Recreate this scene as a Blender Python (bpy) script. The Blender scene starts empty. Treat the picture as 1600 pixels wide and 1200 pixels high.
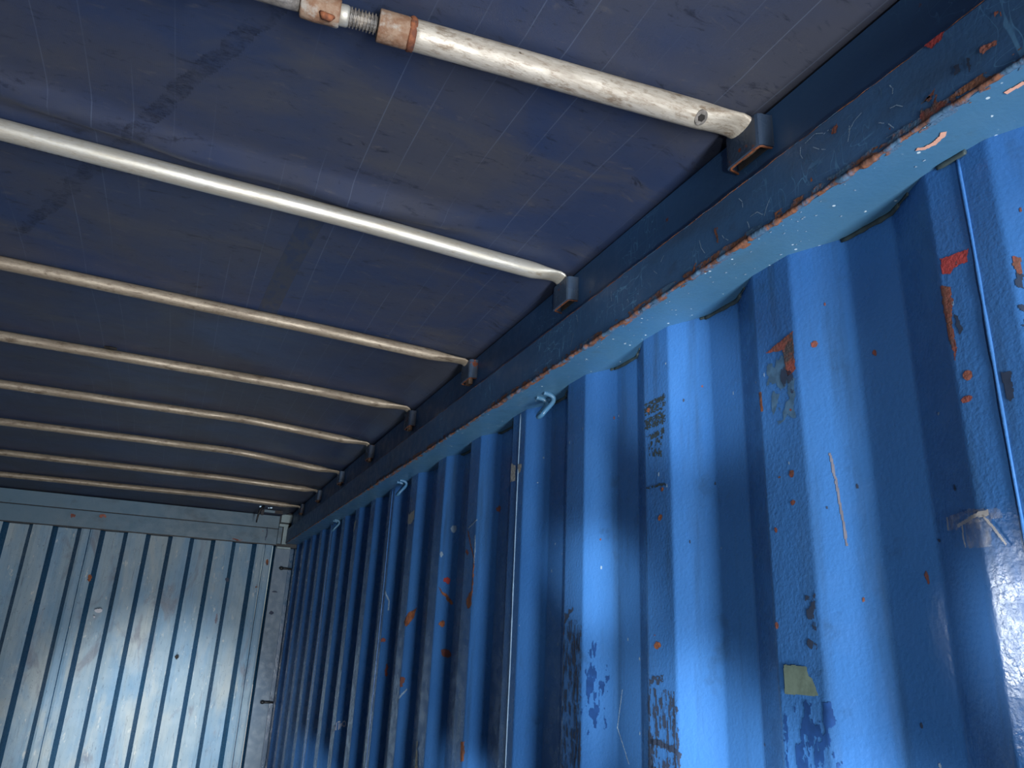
import bpy, math, random
import numpy as np
from mathutils import Vector, Matrix

S = bpy.context.scene
COL = S.collection
R = random.Random(7)

# ------------------------------------------------------------------ camera
F_PX = 1166.15
cam_d = bpy.data.cameras.new('camera')
cam = bpy.data.objects.new('camera', cam_d)
COL.objects.link(cam)
cam_d.sensor_fit = 'HORIZONTAL'
cam_d.sensor_width = 36.0
cam_d.lens = 36.0 * F_PX / 1600.0
cam_d.clip_start = 0.02
rot = Matrix(((0.9113523, -0.1720874, -0.3739290),
              (-0.4092387, -0.2810749, -0.8680556),
              (0.0442794, 0.9441307, -0.3265831)))
CAM = Vector((-0.6166, 0.0, -0.5135))
cam.matrix_world = Matrix.Translation(CAM) @ rot.to_4x4()
S.camera = cam

# ------------------------------------------------------------------ world, sun, lamps, exposure
S.view_settings.view_transform = 'Standard'
S.view_settings.look = 'None'
S.view_settings.gamma = 1.0
S.view_settings.use_curve_mapping = False
S.view_settings.exposure = 0.0

w = bpy.data.worlds.new('sky')
S.world = w
w.use_nodes = True
nt = w.node_tree
nt.nodes.clear()
sky = nt.nodes.new('ShaderNodeTexSky')
sky.sky_type = 'NISHITA'
sky.sun_disc = False
sky.sun_elevation = math.radians(42)
sky.sun_rotation = math.radians(150)
sky.air_density = 1.0
sky.dust_density = 2.0
bg = nt.nodes.new('ShaderNodeBackground')
bg.inputs['Strength'].default_value = 0.13
out = nt.nodes.new('ShaderNodeOutputWorld')
nt.links.new(sky.outputs[0], bg.inputs[0])
nt.links.new(bg.outputs[0], out.inputs[0])


def lamp(name, kind, energy, color, loc, target=None, **kw):
    d = bpy.data.lights.new(name, kind)
    d.energy = energy
    d.color = color
    for k, v in kw.items():
        setattr(d, k, v)
    o = bpy.data.objects.new(name, d)
    COL.objects.link(o)
    o.location = loc
    if target is not None:
        o.rotation_euler = (Vector(target) - Vector(loc)).to_track_quat('-Z', 'Y').to_euler()
    return o


# high sun over the end of the box; it lights the yard in front of the open doors
lamp('sun', 'SUN', 5.0, (1.0, 0.95, 0.86), (3, 6, 6), (3 - 0.30, 6 - 0.34, 6 - 0.88), angle=0.012)
# daylight through the open doorway
lamp('doorway_daylight', 'AREA', 52.0, (0.92, 0.96, 1.0), (-0.22, -1.20, -1.35), (-0.62, 3.0, -0.75),
     shape='RECTANGLE', size=0.30, size_y=1.5, spread=math.radians(120))
FILL_SPOTS = [  # added spot lamps, standing in for sunlight bounced around inside
    # aim point, energy, cone (deg), where from, lamp radius
    ((0.09, 0.60, -0.42), 82.0, 36.0, (-0.95, -0.98, -1.10), 0.05),
    ((0.09, 0.950, -0.110), 270.0, 7.5, (-1.05, -0.90, -1.00), 0.03),
    ((0.09, 0.930, -0.650), 320.0, 9.0, (-1.05, -0.90, -1.05), 0.03),
    ((0.09, 1.210, -0.400), 330.0, 5.5, (-1.05, -0.90, -1.00), 0.03),
    ((0.09, 0.650, -0.740), 200.0, 10.0, (-1.05, -0.90, -1.05), 0.03),
    ((-0.60, 4.86, -1.10), 1500.0, 15.0, (-0.90, -0.95, -1.10), 0.10),
    ((0.09, 3.60, -1.10), 600.0, 4.5, (-0.95, -0.90, -1.10), 0.03),
    ((0.09, 1.740, -0.86), 330.0, 5.0, (-1.00, -0.90, -1.10), 0.03),
    ((0.073, 0.440, -0.49), 330.0, 3.4, (-2.10, 1.80, -0.36), 0.06),
]
for i, (t, e, a, p, rad) in enumerate(FILL_SPOTS):
    lamp('fill_spot', 'SPOT', e, (0.92, 0.97, 1.0), p, t, spot_size=math.radians(a), spot_blend=1.0,
         shadow_soft_size=rad)


# ------------------------------------------------------------------ noise
def _hash(ix, iy, seed):
    h = (ix.astype(np.int64) * 374761393 + iy.astype(np.int64) * 668265263 + seed * 974711) & 0x7fffffff
    h = ((h ^ (h >> 13)) * 1274126177) & 0x7fffffff
    return ((h ^ (h >> 16)) & 0xffff) / 65535.0


def vnoise(x, y, seed=0, octaves=1):
    x = np.asarray(x, float)
    y = np.asarray(y, float)
    tot = 0.0
    amp, norm = 1.0, 0.0
    for o in range(octaves):
        ix, iy = np.floor(x), np.floor(y)
        fx, fy = x - ix, y - iy
        fx = fx * fx * (3 - 2 * fx)
        fy = fy * fy * (3 - 2 * fy)
        a = _hash(ix, iy, seed + o)
        b = _hash(ix + 1, iy, seed + o)
        c = _hash(ix, iy + 1, seed + o)
        d = _hash(ix + 1, iy + 1, seed + o)
        tot = tot + amp * ((a + (b - a) * fx) * (1 - fy) + (c + (d - c) * fx) * fy)
        norm += amp
        amp *= 0.5
        x, y = x * 2.03 + 7.1, y * 2.03 + 3.3
    return tot / norm


# ------------------------------------------------------------------ object helpers
def mesh_obj(name, verts, faces, mat=None, parent=None, mats=None, fmat=None, smooth=False, normals=None):
    me = bpy.data.meshes.new(name)
    me.from_pydata([tuple(map(float, v)) for v in verts], [], [tuple(int(i) for i in f) for f in faces])
    for m in (mats or [mat]):
        if m is not None:
            me.materials.append(m)
    if fmat is not None:
        me.polygons.foreach_set('material_index', np.asarray(fmat, dtype=np.int32))
    if smooth or normals is not None:
        me.polygons.foreach_set('use_smooth', np.ones(len(me.polygons), dtype=bool))
    if normals is not None:
        me.normals_split_custom_set_from_vertices([tuple(map(float, n)) for n in normals])
    me.update()
    o = bpy.data.objects.new(name, me)
    COL.objects.link(o)
    if parent is not None:
        o.parent = parent
    return o


def empty(name, loc=(0, 0, 0)):
    o = bpy.data.objects.new(name, None)
    o.empty_display_size = 0.1
    COL.objects.link(o)
    o.location = loc
    return o


def tag(o, label=None, cat=None, group=None, kind=None):
    if label:
        o['label'] = label
    if cat:
        o['category'] = cat
    if group:
        o['group'] = group
    if kind:
        o['kind'] = kind
    return o


class MB:
    """collects shapes into one mesh"""
    def __init__(self):
        self.v, self.f = [], []

    def add(self, v, f):
        n = len(self.v)
        self.v += [tuple(p) for p in v]
        self.f += [tuple(i + n for i in q) for q in f]
        return self

    def box(self, x0, x1, y0, y1, z0, z1, bev=0.0):
        if bev <= 0:
            v = [(x0, y0, z0), (x1, y0, z0), (x1, y1, z0), (x0, y1, z0), (x0, y0, z1), (x1, y0, z1), (x1, y1, z1), (x0, y1, z1)]
            f = [(0, 3, 2, 1), (4, 5, 6, 7), (0, 1, 5, 4), (1, 2, 6, 5), (2, 3, 7, 6), (3, 0, 4, 7)]
            return self.add(v, f)
        import bmesh
        bm = bmesh.new()
        bmesh.ops.create_cube(bm, size=1.0)
        for q in bm.verts:
            q.co = Vector(((x0 + x1) / 2 + q.co.x * (x1 - x0), (y0 + y1) / 2 + q.co.y * (y1 - y0), (z0 + z1) / 2 + q.co.z * (z1 - z0)))
        bmesh.ops.bevel(bm, geom=bm.edges[:], offset=bev, segments=2, affect='EDGES', profile=0.6)
        bm.verts.index_update()
        v = [tuple(q.co) for q in bm.verts]
        f = [tuple(q.index for q in p.verts) for p in bm.faces]
        bm.free()
        return self.add(v, f)

    def sweep(self, pts, ry, rz, seg=20, side=Vector((0, 1, 0)), cap=True, jitter=None):
        """elliptical section swept along pts; ry across 'side', rz across the normal"""
        n = len(pts)
        P = [Vector(p) for p in pts]
        ry = [ry] * n if not hasattr(ry, '__len__') else ry
        rz = [rz] * n if not hasattr(rz, '__len__') else rz
        v, f = [], []
        for i in range(n):
            t = (P[min(i + 1, n - 1)] - P[max(i - 1, 0)]).normalized()
            s = (side - t * side.dot(t)).normalized()
            u = t.cross(s)
            for k in range(seg):
                a = 2 * math.pi * k / seg
                j = 1.0 if jitter is None else 1 + jitter * (R.random() - 0.5)
                v.append(P[i] + s * (math.cos(a) * ry[i] * j) + u * (math.sin(a) * rz[i] * j))
        for i in range(n - 1):
            for k in range(seg):
                a, b = i * seg + k, i * seg + (k + 1) % seg
                f.append((a, a + seg, b + seg, b))
        if cap:
            f.append(tuple(range(seg)))
            f.append(tuple(range((n - 1) * seg, n * seg))[::-1])
        return self.add(v, f)

    def build(self, name, mat, parent=None, smooth=False):
        o = mesh_obj(name, self.v, self.f, mat, parent)
        if smooth:
            sm = np.ones(len(o.data.polygons), dtype=bool)
            for i, p in enumerate(o.data.polygons):
                if len(p.vertices) > 4:
                    sm[i] = False
            o.data.polygons.foreach_set('use_smooth', sm)
        return o


# ------------------------------------------------------------------ materials
def srgb(r, g, b):
    def c(v):
        v /= 255.0
        return v / 12.92 if v <= 0.04045 else ((v + 0.055) / 1.055) ** 2.4
    return (c(r), c(g), c(b), 1.0)


class NB:
    """small node builder"""
    def __init__(self, name):
        self.m = bpy.data.materials.new(name)
        self.m.use_nodes = True
        self.t = self.m.node_tree
        self.t.nodes.clear()
        self.out = self.t.nodes.new('ShaderNodeOutputMaterial')
        self.b = self.t.nodes.new('ShaderNodeBsdfPrincipled')
        self.t.links.new(self.b.outputs[0], self.out.inputs[0])
        self._pos = None

    def n(self, typ, **kw):
        o = self.t.nodes.new('ShaderNode' + typ)
        for k, v in kw.items():
            setattr(o, k, v)
        return o

    def link(self, a, b):
        self.t.links.new(a, b)

    def pos(self, scale=(1, 1, 1), loc=(0, 0, 0), obj=False, rot=(0, 0, 0)):
        if obj:
            s = self.n('TexCoord').outputs['Object']
        else:
            s = self.n('NewGeometry').outputs['Position']
        mp = self.n('Mapping')
        mp.inputs['Scale'].default_value = scale
        mp.inputs['Location'].default_value = loc
        mp.inputs['Rotation'].default_value = rot
        self.link(s, mp.inputs[0])
        return mp.outputs[0]

    def noise(self, vec, scale, detail=4.0, rough=0.55, dist=0.0):
        o = self.n('TexNoise')
        o.inputs['Scale'].default_value = scale
        o.inputs['Detail'].default_value = detail
        o.inputs['Roughness'].default_value = rough
        o.inputs['Distortion'].default_value = dist
        self.link(vec, o.inputs['Vector'])
        return o.outputs['Fac']

    def voro(self, vec, scale, feature='F1'):
        o = self.n('TexVoronoi', feature=feature)
        o.inputs['Scale'].default_value = scale
        self.link(vec, o.inputs['Vector'])
        return o.outputs['Distance']

    def rng(self, v, a, b, c=0.0, d=1.0, smooth=True):
        o = self.n('MapRange')
        if smooth:
            o.interpolation_type = 'SMOOTHSTEP'
        for i, x in enumerate((a, b, c, d)):
            o.inputs[i + 1].default_value = x
        self.link(v, o.inputs[0])
        return o.outputs[0]

    def math(self, op, a, b=None):
        o = self.n('Math', operation=op)
        for i, x in enumerate((a, b)):
            if x is None:
                continue
            if isinstance(x, (int, float)):
                o.inputs[i].default_value = x
            else:
                self.link(x, o.inputs[i])
        return o.outputs[0]

    def mix(self, fac, a, b):
        o = self.n('Mix', data_type='RGBA')
        if isinstance(fac, (int, float)):
            o.inputs[0].default_value = fac
        else:
            self.link(fac, o.inputs[0])
        for i, x in ((6, a), (7, b)):
            if isinstance(x, tuple):
                o.inputs[i].default_value = x
            else:
                self.link(x, o.inputs[i])
        return o.outputs[2]

    def lines(self, vec, scale, width, detail=1.0, dist=0.0):
        """thin lines where a noise field crosses its middle"""
        a = self.noise(vec, scale, detail, 0.5, dist)
        d = self.math('ABSOLUTE', self.math('SUBTRACT', a, 0.5))
        return self.rng(d, 0.0, width, 1.0, 0.0)

    def bump(self, h, strength, distance=0.002, prev=None):
        o = self.n('Bump')
        o.inputs['Strength'].default_value = strength
        o.inputs['Distance'].default_value = distance
        self.link(h, o.inputs['Height'])
        if prev is not None:
            self.link(prev, o.inputs['Normal'])
        return o.outputs[0]

    def done(self, color, rough=0.5, metal=0.0, normal=None, spec=None, alpha=None):
        for key, v in (('Base Color', color), ('Roughness', rough), ('Metallic', metal), ('Normal', normal), ('Specular IOR Level', spec), ('Alpha', alpha)):
            if v is None:
                continue
            if isinstance(v, (int, float, tuple)):
                self.b.inputs[key].default_value = v
            else:
                self.link(v, self.b.inputs[key])
        return self.m


def paint_material(name, base, base2, grime, rust_amt=0.70, scratch=0.0, specks=0.0, rough=0.27, bumps=0.5, stretch=True):
    k = NB(name)
    p = k.pos()
    big = k.noise(p, 2.2, 3.0)
    col = k.mix(k.rng(big, 0.35, 0.65), base, base2)
    ps = k.pos(scale=(6, 22, 1.6)) if stretch else k.pos(scale=(6, 2.0, 9))
    streak = k.noise(ps, 1.0, 5.0, 0.6)
    col = k.mix(k.math('MULTIPLY', k.rng(streak, 0.52, 0.78), 0.55), col, grime)
    blot = k.noise(p, 14.0, 6.0, 0.62)
    col = k.mix(k.math('MULTIPLY', k.rng(blot, 0.60, 0.74), 0.35), col, grime)
    if scratch > 0:
        msk = k.rng(k.noise(p, 5.0, 2.0), 0.45, 0.62)
        l1 = k.lines(k.pos(scale=(3, 11, 3), rot=(0.5, 0, 0)), 5.0, 0.010, 1.0)
        l2 = k.lines(k.pos(scale=(3, 4, 16), rot=(-0.5, 0, 0)), 4.0, 0.009, 1.0)
        l = k.math('MULTIPLY', k.math('MAXIMUM', l1, l2), k.math('MULTIPLY', msk, scratch))
        col = k.mix(l, col, srgb(96, 150, 190))
    rn = k.noise(p, 26.0, 5.0, 0.65)
    rm = k.rng(rn, rust_amt, rust_amt + 0.03)
    col = k.mix(rm, col, srgb(118, 62, 40))
    if specks > 0:
        v = k.voro(p, 70.0)
        sel = k.rng(k.noise(p, 60.0, 1.0), 0.56, 0.60)
        col = k.mix(k.math('MULTIPLY', k.math('MULTIPLY', k.rng(v, 0.10, 0.16, 1.0, 0.0), sel), specks), col, srgb(196, 216, 226))
    rgh = k.rng(k.noise(p, 30.0, 4.0), 0.3, 0.7, rough - 0.10, rough + 0.14)
    h1 = k.noise(p, 190.0, 3.0)
    nrm = k.bump(h1, bumps, 0.0012)
    nrm = k.bump(k.noise(p, 22.0, 3.0), bumps * 0.5, 0.003, nrm)
    return k.done(col, rgh, 0.0, nrm)


BLUE = srgb(62, 114, 176)
BLUE2 = srgb(52, 102, 164)
GRIME = srgb(48, 70, 92)
M_wall = paint_material('blue_wall_paint', BLUE, BLUE2, GRIME, rust_amt=0.74)
M_rail = paint_material('blue_rail_paint', srgb(62, 104, 148), srgb(56, 94, 134), srgb(52, 66, 82), rust_amt=0.70, scratch=0.9, stretch=False, rough=0.45, bumps=0.2)
M_under = paint_material('blue_rail_underside_paint', srgb(64, 112, 152), srgb(72, 116, 146), srgb(76, 98, 106), rust_amt=0.75, specks=1.0, stretch=False, rough=0.38, bumps=0.25)
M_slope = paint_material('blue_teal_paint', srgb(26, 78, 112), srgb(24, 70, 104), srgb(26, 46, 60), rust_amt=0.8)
M_bracket = paint_material('bracket_paint', srgb(70, 90, 114), srgb(44, 56, 74), srgb(52, 56, 64), rust_amt=0.60, stretch=False)


def end_wall_material():
    k = NB('pale_weathered_end_paint')
    p = k.pos()
    pv = k.pos(scale=(9, 3, 2.2))
    a = k.noise(pv, 1.0, 5.0, 0.6)
    col = k.mix(k.rng(a, 0.35, 0.62), srgb(118, 152, 178), srgb(140, 162, 176))
    b = k.noise(k.pos(scale=(5, 3, 1.8), loc=(3, 0, 5)), 1.0, 4.0, 0.6, 0.6)
    col = k.mix(k.rng(b, 0.48, 0.72), col, srgb(164, 174, 176))
    c = k.noise(k.pos(scale=(7, 3, 2.6), loc=(9, 0, 1)), 1.0, 5.0, 0.62, 1.0)
    col = k.mix(k.math('MULTIPLY', k.rng(c, 0.53, 0.68), 0.7), col, srgb(112, 116, 128))
    d = k.noise(k.pos(scale=(30, 3, 12)), 1.5, 6.0, 0.7)
    col = k.mix(k.math('MULTIPLY', k.rng(d, 0.64, 0.70), 0.75), col, srgb(52, 66, 78))
    f = k.noise(k.pos(scale=(60, 3, 3.5), loc=(2, 0, 8)), 1.5, 6.0, 0.7)
    col = k.mix(k.math('MULTIPLY', k.rng(f, 0.56, 0.70), 0.55), col, srgb(84, 96, 110))
    g = k.noise(k.pos(scale=(18, 3, 7), loc=(1, 0, 3)), 2.0, 6.0, 0.72)
    col = k.mix(k.math('MULTIPLY', k.rng(g, 0.60, 0.68), 0.6), col, srgb(206, 208, 202))
    h = k.lines(k.pos(scale=(14, 3, 3)), 3.0, 0.006, 2.0)
    col = k.mix(k.math('MULTIPLY', h, 0.5), col, srgb(50, 62, 76))
    e = k.noise(p, 17.0, 4.0, 0.6)
    col = k.mix(k.rng(e, 0.73, 0.76), col, srgb(110, 70, 48))
    nrm = k.bump(k.noise(p, 8.0, 3.0), 0.45, 0.006)
    nrm = k.bump(k.noise(p, 90.0, 3.0), 0.25, 0.002, nrm)
    return k.done(col, k.rng(e, 0.3, 0.7, 0.55, 0.70), 0.0, nrm)


M_end = end_wall_material()
M_header = paint_material('slate_header_paint', srgb(92, 122, 142), srgb(102, 124, 138), srgb(72, 84, 92), rust_amt=0.70, stretch=False, rough=0.5)
M_post = paint_material('blue_grey_post_paint', srgb(104, 126, 148), srgb(114, 132, 148), srgb(80, 92, 106), rust_amt=0.76, rough=0.55)
M_pale = paint_material('pale_grey_paint', srgb(158, 176, 178), srgb(146, 166, 170), srgb(110, 120, 120), rust_amt=0.74, rough=0.5)


def tarp_material():
    k = NB('navy_tarpaulin')
    p = k.pos()
    a = k.noise(p, 2.6, 5.0, 0.6, 0.4)
    col = k.mix(k.rng(a, 0.35, 0.68), srgb(48, 62, 94), srgb(68, 71, 84))
    b = k.noise(k.pos(scale=(1.2, 3.5, 1)), 2.0, 6.0, 0.65, 0.8)
    col = k.mix(k.math('MULTIPLY', k.rng(b, 0.50, 0.74), 0.6), col, srgb(80, 80, 84))
    c = k.noise(k.pos(scale=(3, 8, 1), rot=(0, 0, 0.4)), 6.0, 8.0, 0.75, 0.6)
    col = k.mix(k.math('MULTIPLY', k.rng(c, 0.56, 0.68), 0.75), col, srgb(34, 38, 52))
    f = k.noise(k.pos(scale=(10, 22, 1), rot=(0, 0, 0.25)), 5.0, 5.0, 0.7, 0.8)
    col = k.mix(k.math('MULTIPLY', k.rng(f, 0.60, 0.70), 0.55), col, srgb(32, 40, 58))
    g = k.noise(k.pos(scale=(4, 9, 1), loc=(4, 2, 0)), 5.0, 6.0, 0.7, 0.4)
    col = k.mix(k.math('MULTIPLY', k.rng(g, 0.58, 0.72), 0.4), col, srgb(96, 94, 96))
    # pale fold lines that run along the container
    sep = k.n('SeparateXYZ')
    wob = k.noise(k.pos(scale=(1, 0.6, 1)), 1.2, 1.0)
    k.link(p, sep.inputs[0])
    u = k.math('ADD', sep.outputs[0], k.math('MULTIPLY', wob, 0.03))
    fr = k.math('FRACT', k.math('MULTIPLY', u, 17.5))
    d = k.math('ABSOLUTE', k.math('SUBTRACT', fr, 0.5))
    ln = k.rng(d, 0.0, 0.022, 1.0, 0.0)
    on = k.rng(k.noise(k.pos(scale=(6, 1.5, 1)), 1.6, 2.0), 0.40, 0.62)
    col = k.mix(k.math('MULTIPLY', k.math('MULTIPLY', ln, on), 0.22), col, srgb(130, 146, 172))
    wv = k.n('TexWave', wave_type='BANDS', bands_direction='X')
    wv.inputs['Scale'].default_value = 260.0
    k.link(p, wv.inputs['Vector'])
    wv2 = k.n('TexWave', wave_type='BANDS', bands_direction='Y')
    wv2.inputs['Scale'].default_value = 260.0
    k.link(p, wv2.inputs['Vector'])
    h = k.math('ADD', wv.outputs['Fac'], wv2.outputs['Fac'])
    nrm = k.bump(h, 0.12, 0.0005)
    nrm = k.bump(k.noise(p, 9.0, 4.0), 0.25, 0.006, nrm)
    return k.done(col, k.rng(a, 0.3, 0.7, 0.42, 0.58), 0.0, nrm, spec=0.45)


M_tarp = tarp_material()


def tube_material(name, c1, c2, dirt, metal=0.35, rough=0.42, dirt_at=0.52, grain=0.55):
    k = NB(name)
    p = k.pos(obj=True)
    a = k.noise(k.pos(scale=(3, 30, 30), obj=True), 2.0, 5.0, 0.65)
    col = k.mix(k.rng(a, 0.35, 0.65), c1, c2)
    b = k.noise(k.pos(scale=(9, 22, 22), obj=True), 3.0, 6.0, 0.7)
    col = k.mix(k.math('MULTIPLY', k.rng(b, dirt_at, dirt_at + 0.16), 0.8), col, dirt)
    c = k.noise(p, 34.0, 4.0)
    col = k.mix(k.rng(c, 0.72, 0.75), col, srgb(60, 52, 46))
    e = k.noise(k.pos(scale=(22, 90, 90), obj=True), 3.0, 6.0, 0.75)
    col = k.mix(k.math('MULTIPLY', k.rng(e, 0.48, 0.66), grain), col, dirt)
    nrm = k.bump(e, 0.4, 0.001)
    return k.done(col, k.rng(a, 0.3, 0.7, rough - 0.08, rough + 0.14), metal, nrm)


M_bow_a = tube_material('scratched_zinc_tube', srgb(204, 196, 182), srgb(168, 158, 144), srgb(124, 104, 82), 0.25, 0.5)
M_bow_b = tube_material('clean_zinc_tube', srgb(206, 204, 196), srgb(190, 184, 170), srgb(158, 142, 116), 0.45, 0.36, 0.58, 0.35)
M_bow_c = tube_material('dull_zinc_tube', srgb(176, 162, 142), srgb(146, 132, 114), srgb(98, 82, 66), 0.3, 0.46)


def rust_material(name, c1, c2, c3, t=0.5, rough=0.8):
    k = NB(name)
    p = k.pos()
    a = k.noise(p, 60.0, 6.0, 0.7)
    col = k.mix(k.rng(a, 0.38, 0.62), c1, c2)
    b = k.noise(p, 24.0, 5.0, 0.65)
    col = k.mix(k.rng(b, t, t + 0.1), col, c3)
    nrm = k.bump(k.noise(p, 240.0, 4.0), 0.7, 0.0015)
    return k.done(col, rough, 0.0, nrm)


M_rust = rust_material('orange_rust', srgb(158, 96, 62), srgb(112, 66, 46), srgb(88, 60, 52))
M_rustpaint = rust_material('rusty_weld_paint', srgb(142, 92, 66), srgb(98, 72, 64), srgb(72, 106, 136), 0.47)
M_coupling = rust_material('rusted_zinc', srgb(158, 132, 110), srgb(134, 98, 74), srgb(170, 160, 148), 0.5)
M_primer = rust_material('red_primer', srgb(176, 70, 68), srgb(160, 62, 60), srgb(150, 80, 68), 0.62, 0.6)
M_primer_rust = rust_material('primer_and_rust', srgb(138, 74, 66), srgb(112, 74, 62), srgb(78, 72, 74), 0.55, 0.75)
M_spot = rust_material('orange_spot', srgb(168, 108, 94), srgb(140, 84, 70), srgb(112, 72, 64), 0.55)
M_rustydark = rust_material('dirty_brown_paint', srgb(74, 66, 62), srgb(58, 62, 72), srgb(100, 76, 60), 0.6)
M_steel = rust_material('grey_steel', srgb(128, 122, 116), srgb(92, 88, 84), srgb(150, 140, 128), 0.55, 0.45)


def flat(name, c, rough=0.6, alpha=None, metal=0.0, var=0.25, scale=60.0):
    k = NB(name)
    a = k.noise(k.pos(), scale, 4.0, 0.6)
    dark = tuple(list(x * (1 - var) for x in c[:3]) + [1.0])
    col = k.mix(k.rng(a, 0.35, 0.65), c, dark)
    return k.done(col, rough, metal, k.bump(a, 0.2, 0.001), alpha=alpha)


M_scuff = flat('dark_scuff', srgb(50, 64, 88), 0.7)
M_scuffblue = flat('deep_blue_scuff', srgb(34, 74, 134), 0.5)
M_residue = flat('sticker_residue', srgb(46, 62, 70), 0.75, var=0.5, scale=150)
M_teal = flat('faded_teal_scrape', srgb(78, 116, 150), 0.6, var=0.4)
M_beige = flat('beige_scratch', srgb(122, 122, 136), 0.7)
M_whiteline = flat('pale_scratch', srgb(150, 176, 200), 0.6)
M_silver = flat('silver_label_film', srgb(196, 196, 190), 0.35, var=0.55, scale=220)
M_ytape = flat('olive_masking_tape', srgb(118, 136, 122), 0.6, var=0.25, scale=90)
M_chalk = flat('white_paint_pen', srgb(212, 214, 222), 0.7, var=0.1)
M_black = flat('black_sealant', srgb(62, 76, 78), 0.6, var=0.4, scale=40)
M_dark = flat('dark_hole', srgb(34, 30, 28), 0.8)
M_peel = flat('salmon_peeled_paint', srgb(226, 170, 148), 0.6, var=0.15)
M_ply = flat('dusty_plywood_floor', srgb(128, 104, 82), 0.75, var=0.35, scale=8)
M_ground = flat('pale_concrete_yard', srgb(160, 154, 144), 0.9, var=0.2, scale=3)
M_iron = flat('dark_iron', srgb(40, 42, 46), 0.5, var=0.3)
M_weldbead = paint_material('bead_paint', srgb(60, 112, 168), srgb(52, 100, 156), srgb(44, 60, 80), rust_amt=0.66)
M_whitebead = flat('pale_seam_sealant', srgb(120, 150, 176), 0.45, var=0.2)


def clear_tape_material():
    k = NB('clear_tape_film')
    a = k.noise(k.pos(scale=(20, 60, 40)), 2.0, 4.0, 0.6)
    return k.done(srgb(196, 190, 186), 0.22, 0.0, k.bump(a, 0.6, 0.002), alpha=k.rng(a, 0.4, 0.7, 0.10, 0.35))


M_clear = clear_tape_material()
M_tapefold = flat('creased_tape_edge', srgb(176, 172, 170), 0.3, var=0.2)

# ------------------------------------------------------------------ dimensions
YD = -1.03           # door end of the box
YE = 4.862           # end wall, proud faces
Y0, PITCH = 0.4704, 0.278
XP, DEP = 0.073, 0.032
ZF = -2.20           # floor
XC = -1.093          # middle of the box
XS = 0.022           # upright plate above the rail
ZT = 0.1887           # its top


def x_sharp(y):
    u = np.mod(np.asarray(y, float) - Y0, PITCH)
    return np.where(u < .068, XP + DEP * u / .068, np.where(u < .138, XP + DEP, np.where(u < .206, XP + DEP - DEP * (u - .138) / .068, XP)))


_K = np.linspace(-.0035, .0035, 9)


def x_base(y):
    y = np.asarray(y, float)
    return np.mean([x_sharp(y + k) for k in _K], axis=0)


def x_wall(y, z):
    return x_base(y) + 0.0022 * (vnoise(np.asarray(y) * 5.0, np.asarray(z) * 2.2, 3, 2) - 0.5)


def corr_samples(y0, y1):
    ys = {y0, y1}
    k = math.floor((y0 - Y0) / PITCH) - 1
    while Y0 + k * PITCH < y1 + PITCH:
        for c in (0, .068, .138, .206):
            for d in (-.004, -.0024, -.0008, .0008, .0024, .004, .034):
                y = Y0 + k * PITCH + c + d
                if y0 < y < y1:
                    ys.add(round(y, 5))
        k += 1
    return np.array(sorted(ys))


def corr_sheet(name, y0, y1, z0, z1, nz, mat, parent, mirror=False):
    ys = corr_samples(y0, y1)
    zs = np.linspace(z1, z0, nz)
    Yg, Zg = np.meshgrid(ys, zs)
    X = x_wall(Yg, Zg)
    e = 1e-3
    gy = (x_wall(Yg + e, Zg) - x_wall(Yg - e, Zg)) / (2 * e)
    gz = (x_wall(Yg, Zg + 5 * e) - x_wall(Yg, Zg - 5 * e)) / (10 * e)
    N = np.stack([-np.ones_like(X), gy, gz], -1)
    N /= np.linalg.norm(N, axis=-1, keepdims=True)
    if mirror:
        X = 2 * XC - X
        N[..., 0] *= -1
    V = np.stack([X, Yg, Zg], -1).reshape(-1, 3)
    nx = len(ys)
    F = []
    for i in range(nz - 1):
        for j in range(nx - 1):
            a = i * nx + j
            F.append((a, a + 1, a + nx + 1, a + nx) if not mirror else (a, a + nx, a + nx + 1, a + 1))
    return mesh_obj(name, V, F, mat, parent, normals=N.reshape(-1, 3))


# ------------------------------------------------------------------ the setting: floor, walls
fl = MB()
for i in range(8):
    a = XC - 1.17 + i * 0.2925
    fl.box(a + .0015, a + .291, YD, YE + .05, ZF - .028, ZF)
fl.box(XC - 1.22, XC + 1.22, YD, YE + .08, ZF - .15, ZF - .03)
floor = tag(fl.build('floor', M_ply), kind='structure')
gr = tag(mesh_obj('ground', [(-30, -30, ZF - .151), (30, -30, ZF - .151), (30, 30, ZF - .151), (-30, 30, ZF - .151)], [(0, 1, 2, 3)], M_ground), kind='structure')

wl = corr_sheet('wall_left', YD, YE + .11, ZF, 0.0, 12, M_slope, None, mirror=True)  # unseen wall, darker paint than the right one to cut bounced light
tag(wl, kind='structure')
dl = MB()
dl.box(2 * XC - .12, XC - .02, YD - .05, YD - .005, ZF - .02, .205, .004)  # unseen left door leaf, put in closed to reduce the fill light
tag(dl.build('door_1', M_wall), kind='structure')
lr = MB()
lr.box(2 * XC - .11, 2 * XC, YD, YE, 0, .088, .004)
lr.box(2 * XC - XS - .006, 2 * XC - XS, YD, YE, .086, ZT)
trim3 = tag(lr.build('trim_3', M_rail), kind='structure')

wr_mb = MB()
wr_mb.box(0.045, 0.125, YD, YE, ZF - .02, ZF + .14, .006)
wall_r = tag(wr_mb.build('wall_right', M_wall), kind='structure')
SEAMS = [YD] + [Y0 - .041 + 4 * PITCH * i for i in range(0, 4)] + [YE + .11]
sheets = []
for a, b in zip(SEAMS[:-1], SEAMS[1:]):
    sheets.append(corr_sheet('sheet', a, b, ZF + .13, 0.0005, 46, M_wall, wall_r))


def sheet_at(y):
    for s, a, b in zip(sheets, SEAMS[:-1], SEAMS[1:]):
        if a <= y < b:
            return s
    return sheets[-1]


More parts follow.
